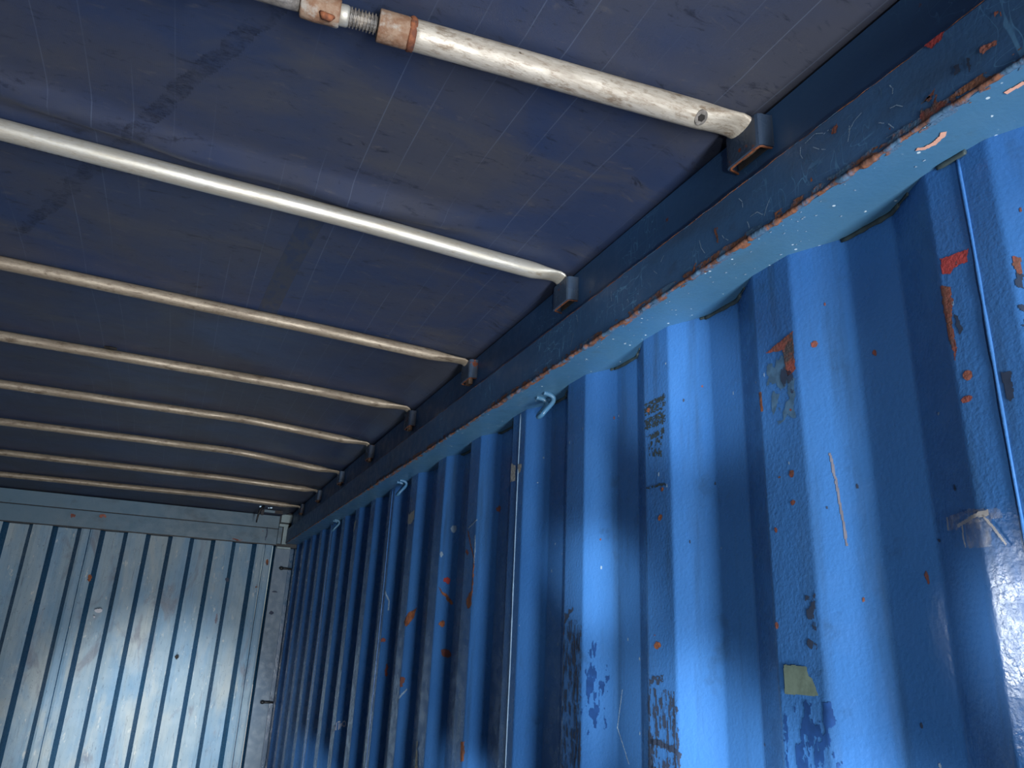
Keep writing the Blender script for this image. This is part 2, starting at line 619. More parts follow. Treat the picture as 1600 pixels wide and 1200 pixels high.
# raised weld beads down the joints between sheets
for i, y in enumerate(SEAMS[1:-1]):
    zs = np.linspace(-.004, ZF + .14, 120)
    pts = [(float(x_wall(y, z)) - .0002, y + .0012 * (vnoise(z * 9, 0, 5 + i) - .5), z) for z in zs]
    r = [(.0017 if i == 0 else .0014) * (0.8 + .5 * float(vnoise(z * 40, 1, 8))) for z in zs]
    m = MB().sweep(pts, r, r, 8, side=Vector((0, 1, 0)))
    m.build('weld_bead', M_whitebead if i == 1 else M_wall, sheets[i + 1], smooth=True)


# ---- decals: worn patches, tape and stickers as thin films that follow the sheet
def inside(poly, u, v):
    c = np.zeros_like(u, dtype=bool)
    n = len(poly)
    for i in range(n):
        (x0, y0), (x1, y1) = poly[i], poly[(i + 1) % n]
        if y0 == y1:
            continue
        t = ((y0 > v) != (y1 > v)) & (u < (x1 - x0) * (v - y0) / (y1 - y0) + x0)
        c ^= t
    return c


def wall_film(name, mat, poly, parent, res=.0012, jit=.0, thr=None, nsc=(120, 40), lift=.0006, seed=0, jscale=150, surf=None, soft=0.0):
    """film cut to poly (y, z) with a ragged edge; thr keeps only blotches of it"""
    P = np.array(poly)
    u0, v0 = P.min(0) - jit - res
    u1, v1 = P.max(0) + jit + res
    nu, nv = int((u1 - u0) / res) + 2, int((v1 - v0) / res) + 2
    uu = u0 + res * (np.arange(nu - 1) + .5)
    vv = v0 + res * (np.arange(nv - 1) + .5)
    U, V = np.meshgrid(uu, vv)
    ju = (vnoise(U * jscale, V * jscale, seed + 1, 2) - .5) * 2 * jit
    jv = (vnoise(U * jscale + 31, V * jscale, seed + 2, 2) - .5) * 2 * jit
    keep = inside(poly, U + ju, V + jv)
    if thr is not None:
        t = thr
        if soft > 0:
            cu, cv = P.mean(0)
            hu, hv = (P.max(0) - P.min(0)) / 2
            t = thr + soft * np.maximum(np.abs(U - cu) / hu, np.abs(V - cv) / hv) ** 2
        keep &= vnoise(U * nsc[0], V * nsc[1], seed + 5, 4) > t
    idx = {}
    verts, faces = [], []

    def vid(i, j):
        if (i, j) not in idx:
            idx[(i, j)] = len(verts)
            y, z = u0 + i * res, v0 + j * res
            if surf is None:
                g = float((x_base(y + .001) - x_base(y - .001)) / .002)
                n = math.hypot(1, g)
                verts.append((float(x_wall(y, z)) - lift / n, y + lift * g / n, z))
            else:
                verts.append(surf(y, z, lift))
        return idx[(i, j)]
    for j in range(nv - 1):
        for i in range(nu - 1):
            if keep[j, i]:
                faces.append((vid(i, j), vid(i, j + 1), vid(i + 1, j + 1), vid(i + 1, j)))
    if not faces:
        return None
    return mesh_obj(name, verts, faces, mat, parent)


def ell(y, z, ry, rz, n=14):
    return [(y + ry * math.cos(2 * math.pi * i / n), z + rz * math.sin(2 * math.pi * i / n)) for i in range(n)]


def stroke(pts, wd):
    """polygon of a thin line through (y, z) points"""
    L_, R_ = [], []
    for i, p in enumerate(pts):
        a = Vector(pts[max(i - 1, 0)])
        b = Vector(pts[min(i + 1, len(pts) - 1)])
        t = (b - a).normalized()
        n = Vector((-t.y, t.x)) * wd * .5
        L_.append((p[0] + n.x, p[1] + n.y))
        R_.append((p[0] - n.x, p[1] - n.y))
    return L_ + R_[::-1]


def chip(name, mat, poly, **kw):
    yc = sum(p[0] for p in poly) / len(poly)
    return wall_film(name, mat, poly, sheet_at(yc), **kw)


# nearest rib: red primer and rust
primer_a = [(.4651, -.1087), (.4345, -.1123), (.4381, -.1253), (.4529, -.1243), (.4574, -.1297), (.4662, -.125)]
chip('paint_chip', M_primer, primer_a, jit=.0014, res=.001)
primer_b = [(.4700, -.1374), (.4581, -.1435), (.4593, -.1599), (.4633, -.18), (.4636, -.2083), (.4662, -.2227), (.4688, -.21), (.4703, -.1881), (.4705, -.1581)]
chip('paint_chip', M_primer_rust, primer_b, jit=.0018, res=.001)
chip('scuff_mark', M_scuff, [(.4600, -.172), (.4570, -.178), (.4545, -.195), (.4590, -.199)], jit=.002, res=.001)
chip('rust_spot', M_spot, ell(.4567, -.2424, .0046, .0055), jit=.001, res=.0008)
chip('rust_spot', M_primer_rust, ell(.4614, -.2665, .0055, .0035), jit=.0012, res=.0008)
chip('scuff_mark', M_scuff, [(.4235, -.2500), (.4150, -.2520), (.4165, -.2790), (.4225, -.2790)], jit=.003, res=.001)
chip('rust_spot', M_primer_rust, [(.3958, -.140), (.3900, -.143), (.3890, -.154), (.3940, -.160)], jit=.002, res=.001)
chip('scuff_mark', M_scuff, [(.3950, -.156), (.3905, -.160), (.3925, -.176), (.3965, -.172)], jit=.002, res=.001)
chip('scuff_mark', M_scuff, [(.395, -.19), (.380, -.195), (.383, -.245), (.394, -.245)], jit=.004, res=.0012, thr=.5, nsc=(200, 90))
# second rib: torn red corner above a grey scrape
tri_d = [(.7304, -.1259), (.6790, -.1131), (.6795, -.1346), (.6790, -.1645), (.6933, -.1708), (.6974, -.1444), (.7009, -.1323)]
stain_d = [(.7275, -.1344), (.699, -.1366), (.6820, -.1765), (.6901, -.2255), (.7191, -.2312), (.7333, -.1695)]
chip('scrape_mark', M_teal, stain_d, jit=.006, jscale=80, res=.0012, thr=.36, nsc=(90, 50), soft=.22, lift=.0004)
chip('paint_chip', M_primer_rust, tri_d, jit=.002, res=.001, lift=.0008)
chip('scuff_mark', M_scuff, [(.703, -.150), (.684, -.168), (.686, -.196), (.705, -.190)], jit=.004, res=.001, thr=.48, nsc=(160, 60), lift=.0008)
chip('rust_spot', M_rust, stroke([(.7462, -.178), (.7455, -.190), (.7442, -.206)], .005), jit=.001, res=.0008)
chip('rust_spot', M_spot, ell(.7445, -.480, .0032, .0042), jit=.0008, res=.0008)
for y, z, a, b in [(.7005, -.2985, .004, .005), (.7022, -.335, .0035, .003), (.735, -.365, .003, .004), (.655, -.138, .004, .004), (.5850, -.168, .003, .004), (.556, -.43, .002, .007)]:
    chip('rust_spot', M_primer_rust, ell(y, z, a, b), jit=.0015, res=.0008)
chip('long_scratch', M_beige, stroke([(.6494, -.2806), (.6455, -.3217), (.6432, -.3561), (.6418, -.3916)], .0026), jit=.0009, res=.0008)
chip('scuff_mark', M_scuff, [(.6952, -.4456), (.6800, -.4462), (.6835, -.4852), (.694, -.4852)], jit=.003, res=.001, thr=.52, nsc=(160, 90))
chip('scuff_mark', M_scuff, [(.697, -.495), (.684, -.500), (.684, -.507), (.698, -.503)], jit=.002, res=.001, thr=.45, nsc=(160, 90))
chip('scuff_mark', M_scuffblue, [(.7430, -.566), (.6700, -.560), (.6640, -.74), (.7440, -.74)], jit=.004, res=.0012, thr=.46, nsc=(105, 42), seed=11, soft=.10)
# third rib: remains of a sticker, dark scuffs lower down
for q, s in (([(1.0248, -.1198), (.9633, -.1177), (.9652, -.1443), (1.0239, -.1409)], 21), ([(1.0262, -.1480), (.9633, -.1450), (.9652, -.1663), (1.0239, -.1669)], 25)):
    chip('sticker_residue', M_residue, q, jit=.002, res=.0008, thr=.44, nsc=(300, 380), seed=s)
chip('rust_spot', M_rust, ell(1.012, -.1335, .0055, .004), jit=.001, res=.0008, lift=.001)
chip('sticker_residue', M_residue, [(1.022, -.178), (.969, -.173), (.970, -.183), (1.022, -.187)], jit=.003, res=.001, thr=.44, nsc=(150, 120), seed=31)
chip('sticker_residue', M_residue, [(1.016, -.19), (.974, -.187), (.978, -.222), (1.0134, -.213)], jit=.002, res=.001, thr=.53, nsc=(190, 150), seed=35)
chip('sticker_residue', M_residue, stroke([(1.0264, -.2653), (1.0, -.2655), (.9657, -.266)], .004), jit=.002, res=.001, thr=.42, nsc=(200, 200), seed=38)
chip('rust_spot', M_rust, ell(1.0, -.508, .010, .005), jit=.003, res=.001)
chip('rust_spot', M_rust, ell(.978, -.2735, .0035, .003), jit=.001, res=.001)
chip('rust_spot', M_rust, ell(.985, -.318, .006, .004), jit=.002, res=.001)
chip('scuff_mark', M_scuff, [(1.024, -.555), (.985, -.550), (.987, -.561), (1.022, -.565)], jit=.003, res=.001, thr=.44, nsc=(150, 200), seed=43)
chip('scuff_mark', M_scuff, [(1.0295, -.57), (.955, -.57), (.9527, -.70), (1.0293, -.71)], jit=.003, res=.0012, thr=.55, nsc=(300, 70), seed=45)
chip('scuff_mark', M_scuff, [(1.0296, -.628), (1.0160, -.635), (1.0060, -.69), (1.0292, -.72)], jit=.004, res=.001, thr=.40, nsc=(240, 100), seed=47)
chip('scuff_mark', M_scuff, stroke([(1.0280, -.6430), (.998, -.643), (.968, -.6460), (.9500, -.6530)], .008), jit=.0025, res=.001)
chip('scuff_mark', M_scuff, [(.966, -.59), (.954, -.59), (.952, -.70), (.962, -.70)], jit=.003, res=.001, thr=.45, nsc=(220, 60), seed=51)
# fourth rib: finer dark scratches
chip('scuff_mark', M_scuff, [(1.303, -.470), (1.242, -.470), (1.242, -.72), (1.303, -.72)], jit=.002, res=.001, thr=.58, nsc=(300, 50), seed=61)
chip('scuff_mark', M_scuff, [(1.262, -.480), (1.236, -.480), (1.232, -.72), (1.256, -.72)], jit=.002, res=.001, thr=.55, nsc=(320, 45), seed=62)
chip('scuff_mark', M_scuffblue, [(1.236, -.50), (1.185, -.52), (1.180, -.64), (1.236, -.66)], jit=.006, res=.0014, thr=.565, nsc=(150, 50), seed=63, soft=.08)
chip('scuff_mark', M_scuff, [(1.30, -.456), (1.262, -.446), (1.268, -.452), (1.302, -.478)], jit=.003, res=.0012, thr=.46, nsc=(110, 110), seed=64)
# farther ribs: rust runs and scratches
chip('rust_streak', M_rust, [(2.301, -.4273), (2.3133, -.4576), (2.338, -.4844), (2.3595, -.4693), (2.3315, -.437)], jit=.006, jscale=60, res=.002)
chip('rust_streak', M_rust, [(2.0634, -.3727), (2.0432, -.3902), (2.024, -.3989), (2.0042, -.4192), (2.015, -.4243), (2.0369, -.4074)], jit=.006, jscale=60, res=.002)
chip('rust_streak', M_rust, [(1.8092, -.4045), (1.788, -.3991), (1.789, -.431), (1.8118, -.4397), (1.825, -.42)], jit=.004, jscale=60, res=.002)
chip('rust_streak', M_rust, [(1.802, -.742), (1.783, -.738), (1.782, -.775), (1.797, -.78)], jit=.004, jscale=70, res=.002)
for y, z, a, b, m in [(2.0168, -.5483, .018, .012, M_primer_rust), (2.5818, -.6191, .008, .02, M_primer_rust), (2.0394, -.4767, .012, .008, M_rust),
                      (2.6097, -.5258, .010, .008, M_primer_rust), (2.34, -.64, .012, .014, M_primer_rust), (2.03, -.36, .012, .008, M_primer),
                      (2.02, -.22, .010, .010, M_whiteline), (2.06, -.285, .008, .008, M_whiteline), (1.72, -.20, .01, .008, M_primer_rust), (1.84, -.30, .01, .006, M_primer_rust)]:
    chip('rust_spot', m, ell(y, z, a, b), jit=.006, jscale=90, res=.0018)
chip('long_scratch', M_whiteline, stroke([(1.8440, -.2383), (1.815, -.232), (1.785, -.2229)], .003), jit=.0006, res=.0012)
chip('long_scratch', M_rust, stroke([(1.8446, -.2451), (1.8166, -.284), (1.7885, -.3184), (1.7895, -.3999)], .005), jit=.002, res=.0014)
chip('long_scratch', M_whiteline, stroke([(1.7902, -.261), (1.7875, -.2917), (1.788, -.331)], .003), jit=.001, res=.0012)
chip('long_scratch', M_whiteline, stroke([(2.63, -.36), (2.60, -.40), (2.60, -.43)], .006), jit=.002, res=.002)
chip('long_scratch', M_whiteline, stroke([(2.36, -.70), (2.315, -.66)], .005), jit=.002, res=.002)
chip('long_scratch', M_whiteline, stroke([(1.13, -.69), (1.165, -.64), (1.15, -.58)], .0018), jit=.0006, res=.001)
for y in np.linspace(.36, 1.5, 60):
    z = -.05 - R.random() * .6
    y2 = y + R.uniform(-.02, .02)
    chip('paint_speck', R.choice([M_whiteline, M_whiteline, M_scuff, M_primer_rust]), ell(y2, z, R.uniform(.0008, .0022), R.uniform(.001, .004), 7), jit=.0006, res=.0008)

# hand-painted letters low on a far rib, part of the sheet's marks
def letter(strokes, y, z, sy, sz):
    for st in strokes:
        chip('letter_stroke', M_chalk, stroke([(y - a * sy, z + b * sz) for a, b in st], .0042), jit=.0004, res=.0014, lift=.0012)


def ring(cx, cy, rx, ry, n=11):
    return [(cx + rx * math.cos(2 * math.pi * i / n), cy + ry * math.sin(2 * math.pi * i / n)) for i in range(n + 1)]


letter([ring(.5, .5, .5, .5)], 3.197, -.870, .020, .018)
letter([[(.5, 0), (.5, 1)]], 3.176, -.866, .010, .028)
letter([[(.5, 0), (.5, .9)], [(-.3, 1.02), (1.2, 1.12)]], 3.163, -.863, .010, .026)
letter([[(.1, 0), (.25, .85)], [(.2, .6), (.6, .9), (.9, .4)]], 3.152, -.859, .011, .022)
letter([ring(.5, .5, .5, .5)], 3.138, -.848, .018, .018)
chip('letter_stroke', M_chalk, stroke([(3.236, -.893), (3.230, -.877), (3.224, -.868)], .005), jit=.002, res=.002)


# sticker scraps and tape: things stuck on the wall
def scrap(name, mat, polys, label, cat, **kw):
    o = None
    ob = []
    for p in polys:
        q = wall_film(name if o is None else 'torn_piece', mat, p, o, lift=.0015, **kw)
        if o is None:
            o = q
        ob.append(q)
    tag(o, label, cat)
    return o


scrap('label_scrap', M_silver, [[(1.5815, -.1130), (1.5556, -.1278), (1.5521, -.1616), (1.5813, -.1600)], [(1.5430, -.1253), (1.5202, -.1286), (1.527, -.1463), (1.5357, -.1496)]],
      'torn silver label remnant straddling the pale seam of the middle rib', 'label', jit=.0025, res=.0014)
scrap('label_scrap', M_silver, [[(2.4150, -.128), (2.3480, -.1243), (2.347, -.1509), (2.372, -.163), (2.4140, -.160)]],
      'small square silver label remnant below the second lashing ring', 'label', jit=.003, jscale=70, res=.0018)
scrap('label_scrap', M_silver, [[(3.2504, -.055), (3.2080, -.050), (3.214, -.070), (3.236, -.098), (3.2500, -.094)]],
      'tiny white label scrap near the top of a far dark rib', 'label', jit=.006, jscale=60, res=.002)
scrap('mud_splash', flat('pale_crusted_mud', srgb(190, 182, 160), .5, var=.6, scale=120), [[(2.1380, -.800), (2.1200, -.800), (2.1150, -.862), (2.1380, -.880)], ell(2.134, -.79, .006, .012)],
      'pale crusted splash on a rib edge at the bottom of the picture', 'stain', jit=.008, jscale=70, res=.0018)
scrap('masking_tape', M_ytape, [[(.7367, -.5248), (.7011, -.5246), (.6993, -.5349), (.6935, -.5372), (.6870, -.5557), (.7379, -.5568)]],
      'torn olive masking tape patch above the deep blue scuffs on the second rib', 'tape', jit=.001, res=.0008)

# clear tape strips, wrinkled, on the nearest rib
ct = wall_film('clear_tape', M_clear, [(.5099, -.3742), (.4746, -.3736), (.4463, -.3767), (.4441, -.386), (.4779, -.3875), (.511, -.3884)], None, lift=.0025, jit=.001, res=.0012)
tag(ct, 'crossed strips of clear sticky tape on the edge of the nearest rib', 'tape')
wall_film('torn_strip', M_clear, [(.4872, -.3841), (.4555, -.3847), (.4592, -.4106), (.4902, -.4081)], ct, lift=.0020, jit=.001, res=.0012)
for pts, wd in (([(.4955, -.3860), (.4790, -.3840), (.4660, -.3800)], .0035), ([(.4660, -.3800), (.4560, -.3795)], .006), ([(.4620, -.3810), (.4440, -.4105)], .0022),
                ([(.5105, -.3745), (.5110, -.3885)], .0022), ([(.4875, -.385), (.4895, -.397), (.4880, -.408)], .002)):
    wall_film('tape_crease', M_tapefold, stroke(pts, wd), ct, lift=.004, jit=.0008, res=.0008)

# dark sealant in the gap between recessed faces and the rail
for k in range(0, 6):
    yk = Y0 + k * PITCH
    for a, b, t in ((.050, .142, .0052), (-.052, -.018, .0044) if k == 0 else (.136, .150, .003), (.030, .052, .003)):
        pts = []
        for y in np.linspace(yk + a, yk + b, 12):
            pts.append((float(x_base(y)) - .0016, y, -.0035))
        rr = [t * (.55 + .5 * float(vnoise(y[1] * 90, k, 71))) for y in pts]
        MB().sweep(pts, [q * .5 for q in rr], rr, 6, side=Vector((1, 0, 0))).build('sealant_strip', M_black, sheet_at(yk + a), smooth=True)

# ------------------------------------------------------------------ top side rail (trim_1)
rail = MB()
rail.box(0, .118, YD, YE, .0, .088, .0025)
trim1 = tag(rail.build('trim_1', M_rail), kind='structure')
MB().box(.0035, .112, YD, YE - .03, -.0012, .0004).build('underside_plate', M_under, trim1)
MB().box(XS, XS + .006, YD, YE, .087, ZT).build('upright_plate', M_rail, trim1)


def bead(name, x, z, y0, y1, n, r0, amp, mat, seed):
    ys = y0 + (y1 - y0) * (np.linspace(0, 1, n) ** 1.5)
    pts, rr = [], []
    for y in ys:
        a = float(vnoise(y * 95, seed, seed, 4))
        b = float(vnoise(y * 9, seed + 3, seed, 2))
        pts.append((x + .0015 * (a - .5), y, z + .002 * (float(vnoise(y * 70, 9, seed)) - .5)))
        rr.append(max(.0004, r0 * (.3 + amp * a * (.4 + b))))
    return MB().sweep(pts, rr, rr, 7, side=Vector((1, 0, 0))).build(name, mat, trim1, smooth=True)


bead('rusty_weld', .0012, .0002, .24, YE - .04, 1500, .0034, 1.5, M_rustpaint, 4)
bead('rusty_edge', .0012, .0872, .24, 3.2, 400, .0016, 1.1, M_rustpaint, 9)


def rail_face(y, z, lift):
    return (-lift, y, z)


def rail_under(y, x, lift):
    return (x, y, -.0012 - lift)


# rust creeping up the face and over the underside from the welded edge
for i, (a, b) in enumerate(((.30, .62), (.62, 1.0), (1.0, 1.7), (1.7, 2.8))):
    r_ = .0011 if i < 2 else .002
    wall_film('rust_creep', M_rustpaint, [(a, .0005), (b, .0005), (b, .011), (a, .011)], trim1, res=r_, surf=rail_face, lift=.0007, thr=.40, nsc=(60, 150), seed=101 + i, soft=.22)
    wall_film('rust_creep', M_rustpaint, [(a, .0015), (b, .0015), (b, .010), (a, .010)], trim1, res=r_, surf=rail_under, lift=.0007, thr=.46, nsc=(60, 150), seed=111 + i, soft=.2)


for m, poly, kw in [
    (M_primer, [(.3960, .0868), (.3740, .0868), (.3780, .0790), (.3900, .0770)], dict(jit=.002)),
    (M_primer_rust, [(.4180, .002), (.4040, .028), (.3930, .028), (.3960, .012), (.3820, .014), (.3760, .002)], dict(jit=.004, thr=.40, nsc=(120, 120))),
    (M_primer_rust, [(.4120, .024), (.3920, .030), (.3950, .024)], dict(jit=.002)),
    (M_spot, [(.3460, .040), (.3300, .036), (.3300, .031), (.3430, .032)], dict(jit=.003)),
    (M_spot, [(.325, .066), (.312, .064), (.314, .056), (.326, .058)], dict(jit=.003, thr=.45)),
    (M_scuff, [(.3700, .040), (.3540, .038), (.3560, .024), (.3700, .024)], dict(jit=.004, thr=.42)),
    (M_primer_rust, [(.520, .070), (.512, .070), (.515, .060), (.521, .062)], dict(jit=.003)),
    (M_rust, [(.735, .050), (.729, .052), (.727, .024), (.733, .028)], dict(jit=.003, thr=.4)),
    (M_rust, [(.795, .012), (.775, .016), (.782, .003), (.79, .002)], dict(jit=.004, thr=.42)),
    (M_rust, [(.560, .030), (.554, .032), (.553, .020), (.559, .018)], dict(jit=.003, thr=.42)),
]:
    wall_film('paint_chip', m, poly, trim1, res=.001, surf=rail_face, lift=.0008, **kw)
for _ in range(46):
    y = .42 + R.random() ** 1.6 * 1.5
    z = .012 + R.random() * .062
    a = R.gauss(1.1, .7)
    l = R.uniform(.008, .03)
    b = R.uniform(-.4, .4)
    pts = [(y, z), (y + math.cos(a) * l * .5, min(.084, max(.004, z + math.sin(a) * l * .5))), (y + math.cos(a + b) * l, min(.084, max(.004, z + math.sin(a + b) * l)))]
    wall_film('fine_scratch', R.choice([M_whiteline, M_whiteline, M_teal]), stroke(pts, .0009), trim1, res=.0006, surf=rail_face, lift=.0006, jit=.0003, thr=.3, nsc=(200, 200))
wall_film('peeled_paint', M_peel, stroke([(.4400, .026), (.4360, .0315), (.4260, .0335), (.4130, .0300), (.4085, .026)], .0055), trim1, res=.0008, surf=rail_under, lift=.0012, jit=.0008)
wall_film('peeled_paint', M_peel, stroke([(.345, .026), (.325, .028), (.30, .030)], .005), trim1, res=.001, surf=rail_under, lift=.0012, jit=.001)
for _ in range(70):
    y = .45 + R.random() ** 1.4 * 1.1
    wall_film('paint_speck', M_whiteline, ell(y, R.uniform(.008, .064), R.uniform(.0008, .002), R.uniform(.0006, .0013), 7), trim1, res=.0008, surf=rail_under, lift=.0008)

# brackets for the bows
BY = [.672 + .5385 * j for j in range(8)]


def bracket_mesh():
    prof = [(.0220, .0385), (.0205, .0370), (.0140, .0355), (.0060, .0345), (.0020, .0320), (.0003, .0280), (.0, .022), (.0, -.022), (.0003, -.0280), (.0020, -.0320), (.0060, -.0345), (.0140, -.0355), (.0205, -.0370), (.0220, -.0385)]
    t = .0032
    n = len(prof)
    z0, z1 = .129, .179
    inner = []
    for i in range(n):
        a = Vector(prof[max(i - 1, 0)])
        b = Vector(prof[min(i + 1, n - 1)])
        d = (b - a).normalized()
        nrm = Vector((-d.y, d.x))
        inner.append((min(prof[i][0] + t * abs(nrm.x), XS), prof[i][1] - math.copysign(t * abs(nrm.y), prof[i][1])))
    V = []
    for (x, y), (xi, yi) in zip(prof, inner):
        V += [(x, y, z0), (x, y, z1), (xi, yi, z0), (xi, yi, z1)]
    F = []
    for i in range(n - 1):
        a, b = 4 * i, 4 * (i + 1)
        F += [(a, a + 1, b + 1, b), (a + 2, b + 2, b + 3, a + 3), (a + 1, a + 3, b + 3, b + 1), (a, b, b + 2, a + 2)]
    return V, F, inner


bv, bf, binner = bracket_mesh()
b0 = mesh_obj('bracket', bv, bf, M_bracket, trim1, smooth=False)
b0.location = (0, BY[0], 0)
rim = MB()
rpts = [(x + .0012, y * .985, .129) for (x, y) in binner[1:-1]]
rim.sweep(rpts, .0017, .0019, 7, side=Vector((0, 0, 1)), jitter=.3)
rim0 = rim.build('rusty_rim', M_rust, b0)
lugm = MB().box(.008, .019, -.014, .012, .119, .150, .002)
lug0 = lugm.build('drain_lug', M_coupling, b0)
MB().box(.0195, .0215, -.030, .030, .131, .176).build('inner_face', M_rustydark, b0)
brackets = [b0]
for j in range(1, 8):
    c = b0.copy()
    COL.objects.link(c)
    c.parent = trim1
    c.location = (0, BY[j], R.uniform(-.003, .003))
    for q in (list(b0.children) if j > 1 else [x for x in b0.children if x != lug0]):
        d = q.copy()
        COL.objects.link(d)
        d.parent = c
    brackets.append(c)
bpy.data.objects.remove(lug0)
for j in range(8):      # the same brackets on the other side of the box
    c = b0.copy()
    COL.objects.link(c)
    c.parent = trim3
    c.scale = (-1, 1, 1)
    c.location = (2 * XC, BY[j] + (.235 if j == 0 else 0), 0)


# lashing rings under the rail: bent bar with two legs, welded to the underside
def lashing_ring(y):
    m = MB()
    r = .0052
    h = .018
    path = [(.050, -h, -.003), (.064, -h, -.004), (.074, -h * .98, -.009), (.075, -h * .95, -.017), (.069, -h * .9, -.027), (.058, -h * .8, -.041),
            (.053, -h * .55, -.049), (.051, 0, -.052), (.053, h * .55, -.049), (.058, h * .8, -.041), (.069, h * .9, -.027), (.075, h * .95, -.017), (.074, h * .98, -.009), (.064, h, -.004), (.050, h, -.003)]
    # smooth the path
    P = [Vector(p) for p in path]
    pts = []
    for i in range(len(P) - 1):
        p0, p1, p2, p3 = P[max(i - 1, 0)], P[i], P[i + 1], P[min(i + 2, len(P) - 1)]
        for k in range(3):
            t = k / 3
            pts.append(.5 * ((2 * p1) + (p2 - p0) * t + (2 * p0 - 5 * p1 + 4 * p2 - p3) * t * t + (3 * p1 - p0 - 3 * p2 + p3) * t ** 3))
    pts.append(P[-1])
    V, F = [], []
    seg = 10
    prev = Vector((0, 0, 1))
    for i, p in enumerate(pts):
        t = (pts[min(i + 1, len(pts) - 1)] - pts[max(i - 1, 0)]).normalized()
        s = (prev - t * prev.dot(t)).normalized()
        prev = s
        u = t.cross(s)
        for k in range(seg):
            a = 2 * math.pi * k / seg
            V.append(p + s * math.cos(a) * r + u * math.sin(a) * r)
    for i in range(len(pts) - 1):
        for k in range(seg):
            a, b = i * seg + k, i * seg + (k + 1) % seg
            F.append((a, b, b + seg, a + seg))
    F.append(tuple(range(seg))[::-1])
    F.append(tuple(range((len(pts) - 1) * seg, len(pts) * seg)))
    m.add(V, F)
    return m


ring0 = lashing_ring(0).build('lashing_ring', M_under, trim1, smooth=True)
ring0.location = (0, Y0 + 3 * PITCH + .088, 0)
for k in (7, 11):
    c = ring0.copy()
    COL.objects.link(c)
    c.parent = trim1
    c.location = (0, Y0 + k * PITCH + .088, 0)

# ------------------------------------------------------------------ end wall
GX, GE = -.1757, .1186
DEPE = .048
end_mb = MB()
end_mb.box(2 * XC - .1, .10, YE - .01, YE + .12, ZF - .02, ZF + .14, .006)
wall_b = tag(end_mb.build('wall_back', M_end), kind='structure')
edge_x = {k: GX + GE * k for k in range(-18, 2)}


def end_y(x, z, k):
    return (YE if k % 2 == 0 else YE + DEPE) + .006 * (vnoise(x * 7 + k * 3.1, z * 3.0, 20, 2) - .5)


end_seams = [-17, -8, 0, 2]
end_sheets = []
for si in range(3):
    if si == 0:
        k0, k1 = -17, -8
    elif si == 1:
        k0, k1 = -8, 0
    else:
        k0, k1 = 0, 0
    pass


def end_sheet(ka, fa, kb, fb):
    """from fraction fa of panel ka to fraction fb of panel kb"""
    V, F, FM = [], [], []
    zs = np.linspace(-.004, ZF + .13, 46)
    cols = []
    for k in range(ka, kb + 1):
        xl, xr = edge_x[k] + .0118, edge_x[k] + GE - .0118
        a = xl + (xr - xl) * (fa if k == ka else 0)
        b = xr if k != kb else xl + (xr - xl) * fb
        for i, x in enumerate(np.linspace(a, b, 5)):
            cols.append((x, k, i))
    n = len(cols)
    for z in zs:
        for (x, k, i) in cols:
            bend = .004 if (i in (0, 4)) else 0.0
            V.append((x, float(end_y(x, z, k)) + (bend if k % 2 == 0 else -bend), z))
    for j in range(len(zs) - 1):
        for i in range(n - 1):
            a = j * n + i
            F.append((a, a + n, a + n + 1, a + 1))
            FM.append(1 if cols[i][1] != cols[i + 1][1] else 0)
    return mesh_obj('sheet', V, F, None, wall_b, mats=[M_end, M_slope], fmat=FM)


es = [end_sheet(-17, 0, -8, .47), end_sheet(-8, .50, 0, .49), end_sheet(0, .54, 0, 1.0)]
# small lap strip: edge of the next sheet standing proud at each joint
for (k, f, o) in ((-8, .485, es[1]), (0, .515, es[2])):
    x = edge_x[k] + .010 + (GE - .02) * f
    zs = np.linspace(-.006, ZF + .14, 60)
    pts = [(x + .001 * float(vnoise(z * 20, k, 44) - .5), float(end_y(x, z, k)) - .001, z) for z in zs]
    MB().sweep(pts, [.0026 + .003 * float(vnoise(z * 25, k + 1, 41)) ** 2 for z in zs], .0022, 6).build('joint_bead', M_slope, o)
# last groove beside the corner post
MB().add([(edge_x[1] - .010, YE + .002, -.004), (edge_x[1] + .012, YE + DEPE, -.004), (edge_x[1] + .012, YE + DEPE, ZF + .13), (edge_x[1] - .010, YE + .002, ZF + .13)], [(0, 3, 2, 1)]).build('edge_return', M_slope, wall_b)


def end_film(name, mat, poly, k, **kw):
    return wall_film(name, mat, poly, wall_b, surf=lambda x, z, l: (x, float(end_y(x, z, k)) - .0012 - l, z), **kw)


for x, z, k, rx, rz, m in [(-.94, -.45, -8, .020, .010, M_chalk), (-.955, -.485, -8, .006, .005, M_chalk), (-.50, -.68, -4, .010, .012, M_dark), (-.365, -.46, -3, .008, .02, M_scuff),
                           (-.40, -.20, -3, .012, .014, M_scuff), (-.325, -.46, -2, .006, .03, M_beige), (-.185, -.13, -1, .006, .02, M_rust), (-.09, -.12, 0, .008, .02, M_rust),
                           (-1.02, -.28, -8, .010, .02, M_rust), (-.30, -.24, -2, .010, .012, M_scuff), (-.02, -.41, 1, .014, .012, M_scuff), (-.02, -.29, 1, .018, .005, M_scuff)]:
    if k == 1:
        wall_film('scuff_mark', m, ell(x, z, rx, rz), wall_b, surf=lambda a, b, l: (a, YE + .0105 - l, b), res=.003, jit=.006, jscale=60)
    else:
        end_film('paint_chip', m, ell(x, z, rx, rz), k, res=.003, jit=.005, jscale=60)

